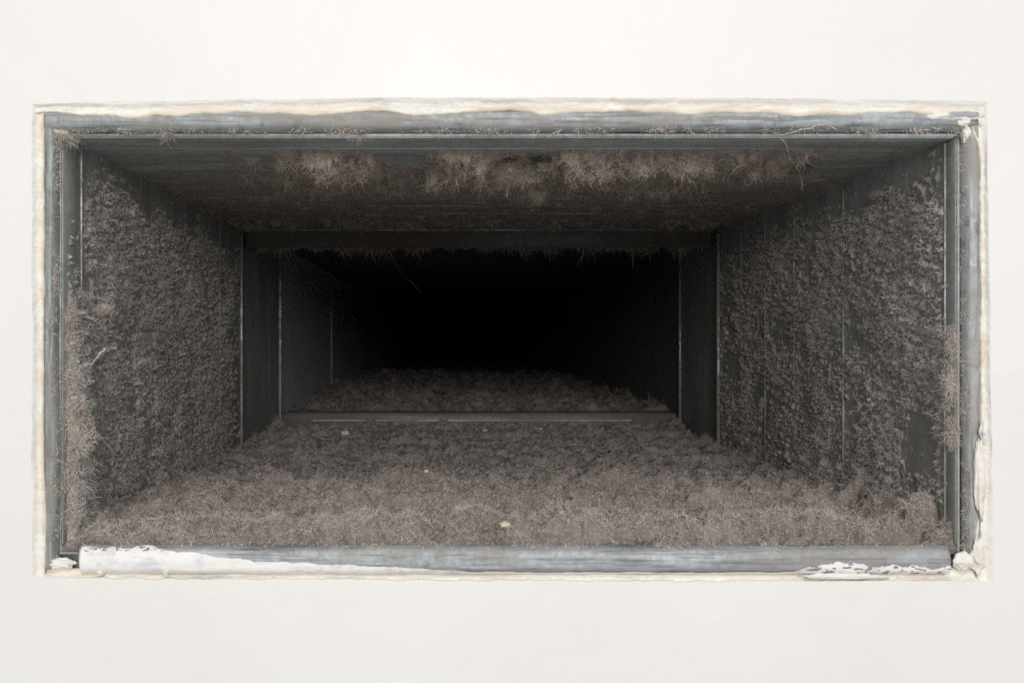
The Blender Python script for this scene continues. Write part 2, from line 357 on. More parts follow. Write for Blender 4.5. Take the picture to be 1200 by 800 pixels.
for side in ('top', 'right', 'bottom', 'left'):
    ns = int(NS[side] * 1.5); s = np.linspace(0, 1, ns); e = hole_edge(side, s)
    tl_ = s * (1100 if side in ('top', 'bottom') else 550); fd_ = np.minimum(1, np.minimum(s, 1 - s) * 30)
    lap_ = np.clip(1.6 * noise(tl_ / 34, s * 0, 0, 161 + len(side)) + 1.3 * noise(tl_ / 9, s * 0, 0, 171 + len(side)) + 0.6, 0.12, 3.6) * fd_ + 0.05
    if side == 'bottom': lap_ = lap_ * 1.7 + 0.8 * fd_
    e2 = e - np.array(SIDES[side][2]) * lap_[:, None]        # skin of filler and paint lapping raggedly onto the wall
    A = np.stack([X0(e2[:, 0]), np.where(lap_ > 0, -0.00004, 0.0003), Z0(e2[:, 1])], 1)
    a, b, inn, w, dy = RIM[side]; a = np.array(a, float); b = np.array(b, float); L = np.linalg.norm(b - a)
    sr = ((e - a) @ (b - a)) / L ** 2                      # where that point stands along the rim
    tb = np.clip(LAP[side](np.clip(s, 0, 1) * L), 0.6, 7.5)
    src = np.clip(sr, 0, 1)
    R = rim_pts(side, src, tb, lift=0.00035)
    over = (sr - src) * L                                   # past the rim's end: carry straight on to the corner
    al = np.array([(b - a)[0], 0, -(b - a)[1]]) / L * S
    if side == 'bottom':                                    # straight base under the rim where the rim has rounded ends
        R0 = np.stack([A[:, 0], np.full(ns, 0.0035), Z0(np.full(ns, 668.0) - 0.8 * noise(s * 40, s * 0, 0, 4))], 1)
        m_ = sstep(0, 12, np.minimum(src, 1 - src) * L)[:, None]; R = R0 + (R - R0) * m_; over = over * 0
        R[:, 0] = A[:, 0]
    R = R + al[None] * over[:, None]
    # mitre: keep within the opening at the corners
    inset = np.minimum(s, 1 - s) * NS[side] * 0 
    Mi = (A + R) / 2; Mi[:, 1] = np.maximum(A[:, 1], R[:, 1]) * 0 + MID[side] * MM + 0.0006 * noise(s * L / 50, s * 0, 0, 80)
    v = np.linspace(0, 1, 15)[None, :, None]
    P = (1 - v) ** 2 * A[:, None] + 2 * v * (1 - v) * Mi[:, None] + v ** 2 * R[:, None]
    vv = v[..., 0] * np.ones((ns, 1)); tt = (s * L)[:, None] * np.ones_like(vv)
    relief = (0.38 * fbm(tt / 60, vv * 1.6, 0, 3, 90) + 0.10 * noise(tt / 9, vv * 4, 0, 95)) * MM * np.sin(np.pi * vv) ** 0.6
    P[..., 1] -= relief; P[:, 1:4, 1] -= 0.00015
    # drop the rim edge a little so that the skin has a rounded, thick lip
    P[:, -1, 1] += 0.0005
    # mitred ends
    inn3 = np.array([inn[0], 0, -inn[1]]); off = ((P - A[:, None]) @ inn3)      # metres inward
    edge0 = (tt[:, :1] * S); lim = np.minimum(edge0, L * S - edge0 + (20 * S)) 
    pe = grid_obj('plaster_edge', P, M['plaster'], wall, attr=vv, flip=True)
    pe['label'] = {'top': 'cream plaster strip above the top rim', 'right': 'lumpy cream plaster strip beside the right rim', 'bottom': 'flaking cream plaster strip below the bottom rim', 'left': 'cream plaster strip beside the left rim'}[side]

# flat plate added behind the rims, closing the gap so no light leaks in
for (xa, xb, za, zb) in ((X0(20), X0(1185), Z0(105), ZT + 0.0008), (X0(20), X0(1185), ZB - 0.0008, Z0(700)), (X0(20), XL - 0.0008, ZT + 0.0008, ZB - 0.0008), (XR + 0.0008, X0(1185), ZT + 0.0008, ZB - 0.0008)):
    part(box('added_backing_plate', xa, xb, 0.0072, 0.0078, za, zb, M['grimy_shade']))
# dabs of filler in the opening's corners
def blob(name, c, r, mat, parent, seed, amp=0.35, sub=24, f=1.6):
    th = np.linspace(0, np.pi, sub)[:, None]; ph = np.linspace(0, 2 * np.pi, sub * 2)[None]
    n = np.stack([np.sin(th) * np.cos(ph), np.sin(th) * np.sin(ph), np.cos(th) * np.ones_like(ph)], -1)
    d = 1 + amp * (noise(n[..., 0] * f, n[..., 1] * f, n[..., 2] * f + seed, seed) + 0.5 * noise(n[..., 0] * f * 3, n[..., 1] * f * 3, n[..., 2] * f * 3, seed + 1))
    P = np.array(c) + n * d[..., None] * np.array(r)
    o = grid_obj(name, P, mat, parent, attr=np.full(d.shape, 0.25)); return o
blob('filler_dab', PX(1128, 143, 0.002), (9 * S, 0.0022, 6 * S), M['plaster'], wall, 3)
blob('filler_dab', PX(1131, 157, 0.003), (5 * S, 0.0022, 9 * S), M['plaster'], wall, 4)
blob('filler_dab', PX(1146, 137, 0.002), (7 * S, 0.0018, 13 * S), M['plaster'], wall, 5)
blob('filler_dab', PX(1100, 137, 0.0016), (22 * S, 0.0014, 5 * S), M['plaster'], wall, 6)
blob('filler_dab', PX(1128, 657, 0.002), (12 * S, 0.0018, 10 * S), M['plaster'], wall, 7)
blob('filler_dab', PX(1146, 650, 0.002), (8 * S, 0.0018, 20 * S), M['plaster'], wall, 8)
blob('filler_dab', PX(72, 660, 0.003), (17 * S, 0.002, 6 * S), M['plaster'], wall, 9)
blob('filler_dab', PX(118, 670, 0.001), (5 * S, 0.0012, 4 * S), M['plaster'], wall, 10)
blob('filler_dab', PX(195, 668, 0.0008), (4 * S, 0.0012, 5 * S), M['plaster'], wall, 11)
blob('filler_dab', PX(1148, 560, 0.001), (6 * S, 0.0016, 45 * S), M['plaster'], wall, 12)
blob('filler_dab', PX(1153, 505, 0.0005), (5 * S, 0.0014, 12 * S), M['paint'], wall, 13)
blob('filler_dab', PX(990, 675, 0.0005), (50 * S, 0.0010, 3.2 * S), M['plaster'], wall, 14)
blob('filler_dab', PX(70, 150, 0.004), (14 * S, 0.002, 8 * S), M['plaster'], wall, 15)

# white paint smeared over the rims (skins lying 0.3 mm proud of the metal)
def smear(side, s0, s1, lo, hi, seed, parent, ns=300, rag=0.5, holes=0.0):
    a, b, _, _, _ = RIM[side]; L = np.linalg.norm(np.array(b, float) - np.array(a, float))
    s = np.linspace(s0, s1, ns); q = (s - s0) / (s1 - s0)
    h = hi(q) + rag * fbm(s * L / 26, s * 0, 0, 4, seed); l = np.minimum(lo(q) * np.ones_like(q), h)
    h = np.maximum(h, l + 0.02)
    v = np.linspace(0, 1, 16)
    t = l[:, None] + (h - l)[:, None] * v[None]
    P = rim_pts(side, s[:, None] * np.ones_like(t), t, lift=0.0003)
    mask = None
    if holes: mask = (fbm(s[:, None] * L / 9 + 0 * t, t * 1.6, 0, 3, seed + 9) < holes).astype(float)
    o = grid_obj('paint_smear', P, M['paint'], None, mask=mask, flip=True); part(o, parent); o.matrix_parent_inverse.identity()
    return o
# the bottom rim is parametrised right (s=0) to left (s=1)
B = rims['bottom']
def bs(px): return (1122 - px) / 1036.0
smear('bottom', bs(1118), bs(925), lambda q: 1.2 + 0 * q, lambda q: 2.6 + 1.6 * np.sin(q * np.pi) + 1.8 * bump_(q, 0.02, 0.07), 21, B, rag=1.0, holes=0.35)
smear('bottom', bs(930), bs(330), lambda q: 1.0 + 0 * q, lambda q: 1.9 + 2.5 * sstep(0.5, 1.0, q), 22, B, rag=0.35)
smear('bottom', bs(332), bs(87), lambda q: 1.0 + 0 * q, lambda q: 4.4 + 2.6 * sstep(0.0, 0.6, q), 23, B, rag=0.45)
smear('bottom', bs(240), bs(88), lambda q: 5.6 + 0 * q, lambda q: 5.5 + 2.6 * sstep(0.0, 0.5, q), 24, B, rag=0.9, holes=0.25)

# inner sheets
def sheet(name, x0, x1, y0, y1, z0, z1, mat, seg=60, amp=0.0):
    return part(box(name, x0, x1, y0, y1, z0, z1, mat))
T = 0.0009
fl1 = sheet('floor_panel', XL - T, XR + T, YF, Y1, ZB - T, ZB, M['sheet'])
cl1 = sheet('ceiling_panel', XL - T, XR + T, YF, Y1 + 0.003, ZT, ZT + T, M['sheet'])
sl1 = sheet('side_panel', XL - T, XL, YF, Y1, ZB, ZT, M['side'])
sr1 = sheet('side_panel', XR, XR + T, YF, Y1, ZB, ZT, M['side'])
cl1['label'] = 'dusty metal ceiling of the front section'; fl1['label'] = 'floor sheet under the lint'
sl1['label'] = 'left side sheet of the front section'; sr1['label'] = 'right side sheet of the front section'
# collar lips: the mouth sleeve ends in a thin bright edge on each side and overhead
def bar(name, x0, x1, y0, y1, z0, z1, mat, parent=None, bev=0.0003):
    o = box(name, x0, x1, y0, y1, z0, z1, mat, None, bev); part(o, parent)
    if parent: o.matrix_parent_inverse.identity()
    return o
bar('collar_lip', XL + 0.0001, XL + 0.0013, 0.0232, 0.0238, ZB + 0.003, ZT - 0.001, M['edge'])
bar('collar_sleeve', XL + 0.00005, XL + 0.0006, 0.0058, 0.0235, ZB + 0.003, ZT - 0.001, M['side'])
bar('collar_lip', XR - 0.0012, XR - 0.0001, 0.0128, 0.0136, ZB + 0.003, ZT - 0.001, M['edge'])
bar('collar_sleeve', XR - 0.0006, XR - 0.00005, 0.0058, 0.0130, ZB + 0.003, ZT - 0.001, M['side'])
bar('collar_sleeve', XL + 0.001, XR - 0.001, 0.0058, 0.0260, ZT - 0.0007, ZT - 0.00005, M['sheet'])
bar('collar_lip', XL + 0.001, XR - 0.001, 0.0262, 0.0268, ZT - 0.0009, ZT - 0.0001, M['sheet'])
# pressed beads: thin ridges across the sheets
def depth_left(px):  return D * ((VX - 65) / (VX - px)) - D
def depth_right(px): return D * ((1131 - VX) / (px - VX)) - D
for px, w in ((870, .8), (898, 1.0), (932, .8), (990, .7)):
    y = depth_right(px); bar('bead', XR - 0.0011, XR - 0.0001, y, y + w * MM, ZB + 0.002, ZT - 0.004, M['side'], sr1)
for px, w in ((232, .5), (256, .7)):
    y = depth_left(px); bar('bead', XL + 0.0001, XL + 0.0013, y, y + w * MM, ZB + 0.002, ZT - 0.004, M['side'], sl1)
for py, w, x0, x1 in ((227, 0.5, XL + .03, XR - .05), (232, .6, XL + .19, XR - .03), (240, .5, XL + .06, XR - .03), (249, .6, XL + .15, XR - .02)):
    y = D * ((VY - 156) / (VY - py)) - D
    bar('bead', x0, x1, y, y + w * MM, ZT - 0.0009, ZT - 0.0001, M['edge'], cl1)

# first joint: cleats standing proud of the sheet
bar('joint_cleat', XL + 0.0001, XL + 0.0022, Y1 - 0.003, Y1 + 0.002, ZB + 0.001, ZT - 0.004, M['edge'], bev=0.0007)
bar('joint_cleat', XR - 0.0024, XR - 0.0001, Y1 - 0.003, Y1 + 0.002, ZB + 0.001, ZT - 0.004, M['edge'], bev=0.0007)
bar('joint_cleat', XL + 0.004, XR - 0.006, Y1 - 0.001, Y1 + 0.003, ZT - 0.0150, ZT - 0.0001, M['grimy_shade'], bev=0.0012)
bar('joint_cleat', XL + 0.004, XR - 0.006, Y1 - 0.0035, Y1 - 0.0011, ZT - 0.0024, ZT - 0.0001, M['edge'], bev=0.0007)
# second section
X2L = CAMX + (328 - VX) * S * (D + Y2) / D; X2R = CAMX + (797 - VX) * S * (D + Y2) / D
def skew(name, xa, xb, ya, yb, z0, z1, t, mat):
    V = [(xa, ya, z0), (xb, yb, z0), (xb, yb, z1), (xa, ya, z1), (xa + t, ya, z0), (xb + t, yb, z0), (xb + t, yb, z1), (xa + t, ya, z1)]
    return part(mesh_obj(name, V, [(0, 1, 2, 3), (7, 6, 5, 4), (0, 4, 5, 1), (1, 5, 6, 2), (2, 6, 7, 3), (3, 7, 4, 0)], None, mat, None, smooth=False))
skew('side_panel', XL + 0.0003, X2L, Y1 + 0.0001, Y2 + 0.0011, ZB - 0.0001, ZT + 0.0001, -T, M['side'])
skew('side_panel', XR - 0.0003, X2R, Y1 + 0.0001, Y2 + 0.0011, ZB - 0.0001, ZT + 0.0001, T, M['side'])
sheet('floor_panel', XL - 0.01, XR + 0.01, Y1 + 0.0001, Y2 + 0.03, ZB - T, ZB - 0.0001, M['sheet'])
sheet('ceiling_panel', XL - 0.01, XR + 0.01, Y1 + 0.0031, Y2 + 0.002, ZT + 0.0001, ZT + T, M['grimy_shade'])  # ceiling darkened by colour to deepen the shade past the joint
# second joint: raised lip across the floor and cleats up the sides
ZL = Z0(VY + (483 - VY) * (D + Y2) / D)
lip = bar('joint_lip', X2L + 0.002, X2R - 0.002, Y2 - 0.002, Y2 + 0.020, ZB - 0.0005, ZL, M['grimy_shade'], bev=0.004)
lip['label'] = 'raised metal lip across the floor at the rear joint'
bar('joint_lip_edge', X2L + 0.030, X2R - 0.045, Y2 - 0.0045, Y2 - 0.0021, ZL - 0.0080, ZL - 0.0060, M['side'], bev=0.0006)
bar('joint_cleat', X2L - 0.0008, X2L + 0.0018, Y2 - 0.003, Y2 + 0.001, ZB + 0.001, ZT, M['edge'], bev=0.0007)
bar('joint_cleat', X2R - 0.0016, X2R + 0.0008, Y2 - 0.003, Y2 + 0.001, ZB + 0.001, ZT, M['edge'], bev=0.0007)
# deep section running on into the dark
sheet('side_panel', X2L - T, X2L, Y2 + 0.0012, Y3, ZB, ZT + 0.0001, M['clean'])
sheet('side_panel', X2R, X2R + T, Y2 + 0.0012, Y3, ZB, ZT + 0.0001, M['grimy_shade'])  # right wall's shade put into a darker sheet colour
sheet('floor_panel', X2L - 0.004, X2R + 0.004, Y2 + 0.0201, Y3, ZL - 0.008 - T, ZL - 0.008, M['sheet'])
sheet('ceiling_panel', X2L - 0.01, X2R + 0.01, Y2 + 0.0021, Y3, ZT + 0.0001, ZT + T, M['grimy_shade'])  # deep ceiling's blackness painted in with the dark sheet
sheet('end_panel', X2L - T, X2R + T, Y3, Y3 + T, ZB, ZT + T, M['sheet'])
bar('joint_cleat', X2L + 0.0001, X2L + 0.0015, 0.83, 0.834, ZL - 0.007, ZT - 0.001, M['side'])

# ------------------------------------------------------------------ dust
def field(O, eu, ev, en, lu, lv, step, hf, warp, wscale, seed, post=None):
    """height field of lint; returns grid points, heights, normals"""
    nu, nv = int(lu / step) + 1, int(lv / step) + 1
    U, V = np.meshgrid(np.linspace(0, lu, nu), np.linspace(0, lv, nv), indexing='ij')
    H = hf(U, V)
    if post: H = post(H, step)
    k = sstep(0, 0.001, H)
    du = warp * noise(U / wscale, V / wscale, 0, seed) * k; dv = warp * noise(U / wscale, V / wscale, 5.5, seed + 1) * k
    Ud, Vd = np.clip(U + du, 0, lu), np.clip(V + dv, 0, lv)
    P = np.array(O) + Ud[..., None] * np.array(eu) + Vd[..., None] * np.array(ev) + H[..., None] * np.array(en)
    gu = np.gradient(H, axis=0) / step; gv = np.gradient(H, axis=1) / step
    Nn = np.array(en) - gu[..., None] * np.array(eu) - gv[..., None] * np.array(ev)
    Nn /= np.linalg.norm(Nn, axis=-1)[..., None]
    return U, V, P, H, Nn
def stamps(H, step, n, rad, amp, aspect, slant, r, wfun=None, dirf=None):
    """press n overlapping slanted flakes / puffs into a height field (keeps the higher surface)"""
    H0 = H.copy(); nu, nv = H.shape; lu, lv = (nu - 1) * step, (nv - 1) * step
    cu, cv = r.uniform(0, lu, n), r.uniform(0, lv, n)
    for a in range(n):
        w = 1.0 if wfun is None else wfun(cu[a], cv[a])
        if w <= 0.05 or (w < 1 and r.random() > w): continue
        R_ = r.uniform(*rad); A = r.uniform(*amp) * (0.5 + 0.5 * w); th = r.uniform(0, 2 * np.pi) if dirf is None else dirf + r.normal() * 0.7
        i0, i1 = max(0, int((cu[a] - R_) / step)), min(nu, int((cu[a] + R_) / step) + 2)
        j0, j1 = max(0, int((cv[a] - R_) / step)), min(nv, int((cv[a] + R_) / step) + 2)
        if i1 <= i0 or j1 <= j0: continue
        du = (np.arange(i0, i1) * step - cu[a])[:, None] / R_; dv = (np.arange(j0, j1) * step - cv[a])[None] / R_
        p = du * np.cos(th) + dv * np.sin(th); q = (-du * np.sin(th) + dv * np.cos(th)) * aspect
        d2 = p * p + q * q
        sub = H[i0:i1, j0:j1]; base = H0[(i0 + i1) // 2, (j0 + j1) // 2]
        val = base + A * np.sqrt(np.clip(1 - d2, 0, 1)) * (1 + slant * p) 
        H[i0:i1, j0:j1] = np.where(d2 < 1, np.maximum(sub, val), sub)
    return H
def fibres(base, nrm, length, width, r, spread=0.9, curl=0.7, bias=(0, 0, 0), seg=2):
    """curled tapering ribbons; returns verts, quads, tris"""
    n = len(base); length = np.broadcast_to(length, (n,)); width = np.broadcast_to(width, (n,))
    d = nrm + spread * r.normal(size=(n, 3)) * 0.6 + np.array(bias); d /= np.linalg.norm(d, axis=1)[:, None]
    c = r.normal(size=(n, 3)) * curl * 0.6
    sd = np.cross(d, r.normal(size=(n, 3))); sd /= np.linalg.norm(sd, axis=1)[:, None] + 1e-9
    rows = []
    for k in range(seg):
        t = k / seg; p = base + length[:, None] * (d * t + c * t * t)
        w = (width * (1 - 0.55 * t))[:, None] * sd * 0.5
        rows += [p - w, p + w]
    rows.append(base + length[:, None] * (d + c))
    V = np.stack(rows, 1); m = 2 * seg + 1; o = (np.arange(n) * m)[:, None]
    q = [o + np.array([[2 * k, 2 * k + 1, 2 * k + 3, 2 * k + 2]]) for k in range(seg - 1)]
    q = np.concatenate(q) if q else np.zeros((0, 4), int)
    t = o + np.array([[2 * seg - 2, 2 * seg - 1, 2 * seg]])
    return V.reshape(-1, 3), q, t
class Pile:
    def __init__(s): s.V, s.Q, s.T, s.qm, s.tm, s.n = [], [], [], [], [], 0
    def add(s, V, q=None, t=None, m=0):
        V = np.asarray(V).reshape(-1, 3); s.V.append(V)
        if q is not None and len(q): s.Q.append(np.asarray(q) + s.n); s.qm.append(np.full(len(q), m))
        if t is not None and len(t): s.T.append(np.asarray(t) + s.n); s.tm.append(np.full(len(t), m))
        s.n += len(V)
    def build(s, name, mat, mat2=None):
        o = mesh_obj(name, np.concatenate(s.V), np.concatenate(s.Q) if s.Q else None, np.concatenate(s.T) if s.T else None, mat)
        if mat2:
            o.data.materials.append(mat2); ids = np.concatenate(s.qm + s.tm).astype(np.int32)
            if len(ids) == len(o.data.polygons): o.data.polygons.foreach_set('material_index', ids)
        return o
def pick(w, n, r):
    w = np.clip(w.ravel(), 0, None); c = np.cumsum(w); return np.searchsorted(c, r.random(n) * c[-1])
def highs(H, step, rad, lo, hi):
    n = max(1, int(rad / step)); A = H
    for ax in (0, 1):
        c = np.cumsum(np.pad(A, [(n + 1, n) if a == ax else (0, 0) for a in (0, 1)], mode='edge'), axis=ax)
        A = (np.take(c, np.arange(2 * n + 1, c.shape[ax]), ax) - np.take(c, np.arange(0, c.shape[ax] - 2 * n - 1), ax)) / (2 * n + 1)
    return sstep(lo, hi, H - A)
def lint(name, F, mat, label, n_fib, n_tuft, per, wfun, flen, fwid, tlen, twid, seed, bias=(0, 0, 0), keep=0.0002, spread=1.3, curl=0.9, mat2=None, balls=None):
    U, V, P, H, Nn = F; r = np.random.default_rng(seed); pile = Pile()
    q = grid_quads(*H.shape); hk = H.ravel()[q].max(1) > -keep; pile.add(P, q[hk])
    pf = P.reshape(-1, 3); nf = Nn.reshape(-1, 3); w = wfun(U, V, H)
    jit = lambda i: pf[i] + r.normal(size=(len(i), 3)) * 0.0004
    if n_fib:
        i = pick(w, n_fib, r)
        pile.add(*fibres(jit(i), nf[i], r.uniform(*flen, n_fib) * MM, r.uniform(*fwid, n_fib) * MM, r, spread, curl, bias), 1)
    if n_tuft:
        i = pick(w, n_tuft, r); c = pf[i]; nn = nf[i] + 0.5 * r.normal(size=(n_tuft, 3))
        sc = r.uniform(0.6, 1.25, n_tuft)
        cc = np.repeat(c, per, 0) + r.normal(size=(n_tuft * per, 3)) * 0.00035; nn = np.repeat(nn, per, 0); sc = np.repeat(sc, per)
        pile.add(*fibres(cc, nn, r.uniform(*tlen, len(cc)) * sc * MM, r.uniform(*twid, len(cc)) * MM, r, spread, curl, bias), 1)
    if balls:                                            # loose puffs of curled fibres
        nb, pb, rb, wb = balls; i = pick(wb(U, V, H), nb, r); sc = np.repeat(r.uniform(0.4, 1.0, nb) * rb, pb)
        v = r.normal(size=(nb * pb, 3)); v /= np.linalg.norm(v, axis=1)[:, None]
        cc = np.repeat(pf[i] + nf[i] * 0.0006, pb, 0) + v * (sc * r.random(nb * pb) ** 0.5)[:, None]
        v = r.normal(size=v.shape); v /= np.linalg.norm(v, axis=1)[:, None]
        pile.add(*fibres(cc, v, r.uniform(0.4, 1.5, len(cc)) * MM, r.uniform(0.10, 0.26, len(cc)) * MM, r, 1.0, 2.2, bias), 1)
    o = pile.build(name, mat, mat2 or mat); tag(o, label, 'dust', kind='stuff'); return o

# floor of the front sections: u = across (x), v = depth (y)
W = XR - XL
def h_floor(u, v):
    x, y = u * 1000, v * 1000 + 4
    front = 1 - sstep(35, 95, y)
    wx = x + 6 * noise(x / 30, y / 30, 0, 5); wy = y + 5 * noise(x / 40, y / 20, 0, 6)
    h = 1.2 + 1.6 * noise(wx / 85, wy / 15, 0, 1) + 1.6 * noise(wx / 70, wy / 6, 0, 2)
    h += 4.2 * (billow(wx / 15, wy / 10, 0, 4, 3) - 0.32) + front * 3.8 * (billow(wx / 20, wy / 13, 0, 3, 14) - 0.3)
    h += 1.7 * fbm(x / 4.6, y / 3.8, 0, 4, 8, 0.62)
    for k_, (yi, am) in enumerate(((18, 3.2), (50, 2.2), (80, 3.6), (112, 2.4), (150, 3.6), (192, 2.6), (238, 3.4), (285, 2.6), (330, 3.2), (385, 2.6))):
        yy = y + 7 * noise(x / 70, 0 * y, 0, 600 + k_) + 2.5 * noise(x / 14, y / 14, 0, 620 + k_)
        am_ = 1.6 * am * np.clip(0.75 + 0.8 * noise(x / 45, 0 * y, 0, 640 + k_), 0.1, 1.4)
        h -= 0.9 * am_ * np.exp(-((yy - yi + 6.5) / 3.6) ** 2)
        h += am_ * sstep(yi - 2.5, yi + 2.5, yy) * np.exp(-np.clip(yy - yi, 0, None) / 22)
    h += 6.5 * np.clip(noise(wx / 15, wy / 10, 0, 33) + 0.05, 0, 1) * bump_(y, 26, 24) + 4.5 * np.clip(noise(wx / 17, wy / 9, 0, 34), 0, 1) * sstep(40, 70, y)
    pit = np.clip(noise(wx / 9, wy / 6, 0, 31) - 0.32, 0, 1); h -= 9.0 * pit
    dr = (W * 1000 - x); heap = bump_(y, 78, 26) * 14 + bump_(y, 30, 32) * 7 + 3.0 * (1 - sstep(120, 240, y))
    h += heap * np.exp(-(dr / 9.0) ** 1.3) * (0.85 + 0.3 * noise(y / 17, x / 9, 0, 41) + 0.25 * fbm(x / 5, y / 6, 0, 3, 43))
    h += 3.0 * np.exp(-x / 10) * (0.8 + 0.5 * noise(y / 13, x / 9, 0, 42)) * (1 - sstep(150, 300, y))
    h += 3.2 * bump_(y, 16, 12) * (0.65 + 0.6 * noise(x / 22, y / 20, 0, 44))
    h = np.maximum(h, 0.45 + 0.25 * noise(x / 5, y / 5, 0, 45))
    ef = sstep(3, 11, y + 2.5 * noise(x / 16, y * 0, 0, 46)); h = h * ef + (1 - ef) * 0.25
    h += 6.5 * bump_(y, Y2 * 1000 - 34, 26) * (0.8 + 0.6 * noise(x / 16, y / 16, 0, 48))
    h *= 1 - 0.6 * sstep(Y2 * 1000 - 22, Y2 * 1000 - 8, y + 5 * noise(x / 20, 0 * y, 0, 47))
    return h * MM
def post_floor(H, step):
    r = np.random.default_rng(71)
    fr = lambda u, v: 0.15 + 0.85 * (1 - sstep(0.05, 0.13, v)) if v < Y2 - 0.06 and v > 0.006 else 0.0
    al = lambda u, v: 0.8 if 0.004 < v < Y2 - 0.05 else 0.0
    H = stamps(H, step, 15000, (0.0008, 0.0020), (0.0003, 0.0010), 1.6, 0.8, r, al)
    V_ = np.arange(H.shape[1])[None] * step
    H = (H - 0.00025) * sstep(0.0, 0.006, V_) + 0.00025
    return H + 0.00035 * noise(np.arange(H.shape[0])[:, None] * 0.6, np.arange(H.shape[1])[None] * 0.6, 0, 72)
F = field((XL, 0.004, ZB), (1, 0, 0), (0, 1, 0), (0, 0, 1), W, Y2 - 0.006, 0.00082, h_floor, 0.0011, 0.004, 55, post_floor)
wf = lambda U, V, H: (0.10 + highs(H, 0.00082, 0.005, -0.0003, 0.0012)) * (0.35 + 1.3 * sstep(-0.2, 0.4, fbm(U * 1000 / 14, V * 1000 / 9, 0, 3, 71))) * (D / (D + V)) ** 2.6 * sstep(0.0002, 0.0012, H) * (1 + 60 * np.hypot(np.gradient(H, axis=0), np.gradient(H, axis=1)) / 0.03)
lint('lint_carpet', F, M['dust'], 'thick grey-brown lint carpet covering the floor of the duct', 66000, 6500, 8, wf, (0.4, 1.5), (0.09, 0.22), (0.5, 1.7), (0.11, 0.28), 101, bias=(0, -0.1, 0.0), spread=2.0, curl=1.8, mat2=M['dust_tip'], balls=(420, 45, 0.0040, lambda U, V, H: (1 - 0.75 * sstep(0.02, 0.12, V)) * highs(H, 0.00082, 0.006, 0.0003, 0.0016)))

# browner, looser fluff along the floor's front, also paled to look brighter lit
rF = np.random.default_rng(131); Uf, Vf, Pf, Hf, Nf = F
wff = (1 - sstep(0.02, 0.075, Vf + 0.02 * noise(Uf * 1000 / 25, Vf * 1000 / 25, 0, 132))) * sstep(0.0005, 0.003, Hf) * (0.04 + highs(Hf, 0.00082, 0.007, -0.0002, 0.0014)) * (0.3 + sstep(-0.2, 0.4, noise(Uf * 1000 / 16, Vf * 1000 / 9, 0, 133)))
ii = pick(wff, 4400, rF); per_ = 9
cc = np.repeat(Pf.reshape(-1, 3)[ii], per_, 0) + rF.normal(size=(len(ii) * per_, 3)) * 0.0005
nn = np.repeat(Nf.reshape(-1, 3)[ii] + 0.45 * rF.normal(size=(len(ii), 3)), per_, 0)
pl = Pile(); pl.add(*fibres(cc, nn, rF.uniform(0.6, 2.0, len(cc)) * MM, rF.uniform(0.07, 0.18, len(cc)) * MM, rF, 2.0, 1.6, (0, -0.2, 0.1), seg=2))
tag(pl.build('front_fluff', M['fluff']), 'loose browner fluff on the lint along the bottom rim', 'dust', kind='stuff')
# fine lint caught along the inner edges of the rims
pl = Pile(); rR = np.random.default_rng(151)
for side, n_, lo, hi in (('top', 2600, 7.0, 9.6), ('left', 1500, 6.4, 10.0), ('right', 1200, 7.0, 10.0), ('bottom', 1500, 7.6, 10)):
    s_ = rR.random(n_ * 3); L_ = 1.0 * (1000 if side in ('top', 'bottom') else 500)
    dens = np.clip(0.25 + 1.2 * noise(s_ * L_ / 38, s_ * 0, 0, 152) + 0.6 * noise(s_ * L_ / 9, s_ * 0, 0, 153), 0, 1)
    s_ = s_[rR.random(len(s_)) < dens][:n_]
    b_ = rim_pts(side, s_, rR.uniform(lo, hi, len(s_)), lift=0.0002)
    pl.add(*fibres(b_, np.tile([0, -1.0, -0.4 if side != 'bottom' else 0.4], (len(s_), 1)), rR.uniform(0.5, 2.0, len(s_)) * MM, rR.uniform(0.10, 0.3, len(s_)) * MM, rR, 1.3, 1.2))
tag(pl.build('rim_lint', M['fluff']), 'fine lint caught along the inner edges of the rolled rims', 'dust', kind='stuff')

# side walls: u = depth, v = height
HT = ZT - ZB
def h_side(seed, left):
    def f(u, v):
        y, z = u * 1000 + 9, v * 1000
        wy = y + 2 * noise(y / 8, z / 8, 0, seed + 1); wz = z + 2 * noise(y / 8, z / 8, 3.3, seed + 2)
        top = 0.25 + 0.75 * sstep(HT * 1000 - 4, HT * 1000 - 36, z + 10 * noise(y / 25, z / 25, 0, seed + 3))
        cov = top * (1 - 0.5 * sstep(230, 320, y)) 
        if left:
            cov *= 0.6 + 0.4 * sstep(24, 34, y)
            fr = (1 - sstep(20, 34, y + 5 * noise(z / 12, y / 12, 0, seed + 8))) * (1 - sstep(55, 118, z + 12 * noise(z / 20, y / 9, 0, seed + 9)))
        else:
            cov *= 0.6 + 0.4 * sstep(12, 16, y); cov *= 1 - 0.5 * bump_(y, 34, 26) * (1 - sstep(28, 60, z))
            fr = 0.55 * (1 - sstep(5, 12, y)) * bump_(z, 62, 45)
        patch = 0.85 + 0.65 * noise(y / 34, z / 30, 0, seed + 14) + 0.25 * noise(y / 9, z / 10, 0, seed + 15)
        h = -0.5 + cov * np.clip(patch, 0.35, 1.4) * (0.75 + 1.5 * (billow(wy / 4.2, wz / 4.8, 0, 3, seed + 4) - 0.28) + 0.9 * fbm(y / 1.7, z / 2.2, 0, 2, seed + 5))
        h += fr * (2.0 + 3.2 * (billow(wy / 9, wz / 9, 0, 3, seed + 6)))
        return h * MM
    return f
def w_side(seed, left):
    def f(U, V, H):
        w = sstep(0.0000, 0.0010, H) * (0.1 + highs(H, 0.00062, 0.004, -0.0002, 0.0007)) * (0.25 + 1.3 * sstep(-0.3, 0.4, fbm(U * 1000 / 22, V * 1000 / 26, 0, 2, seed)))
        return w * (1.35 - 0.75 * sstep(0.05, 0.3, U))
    return f
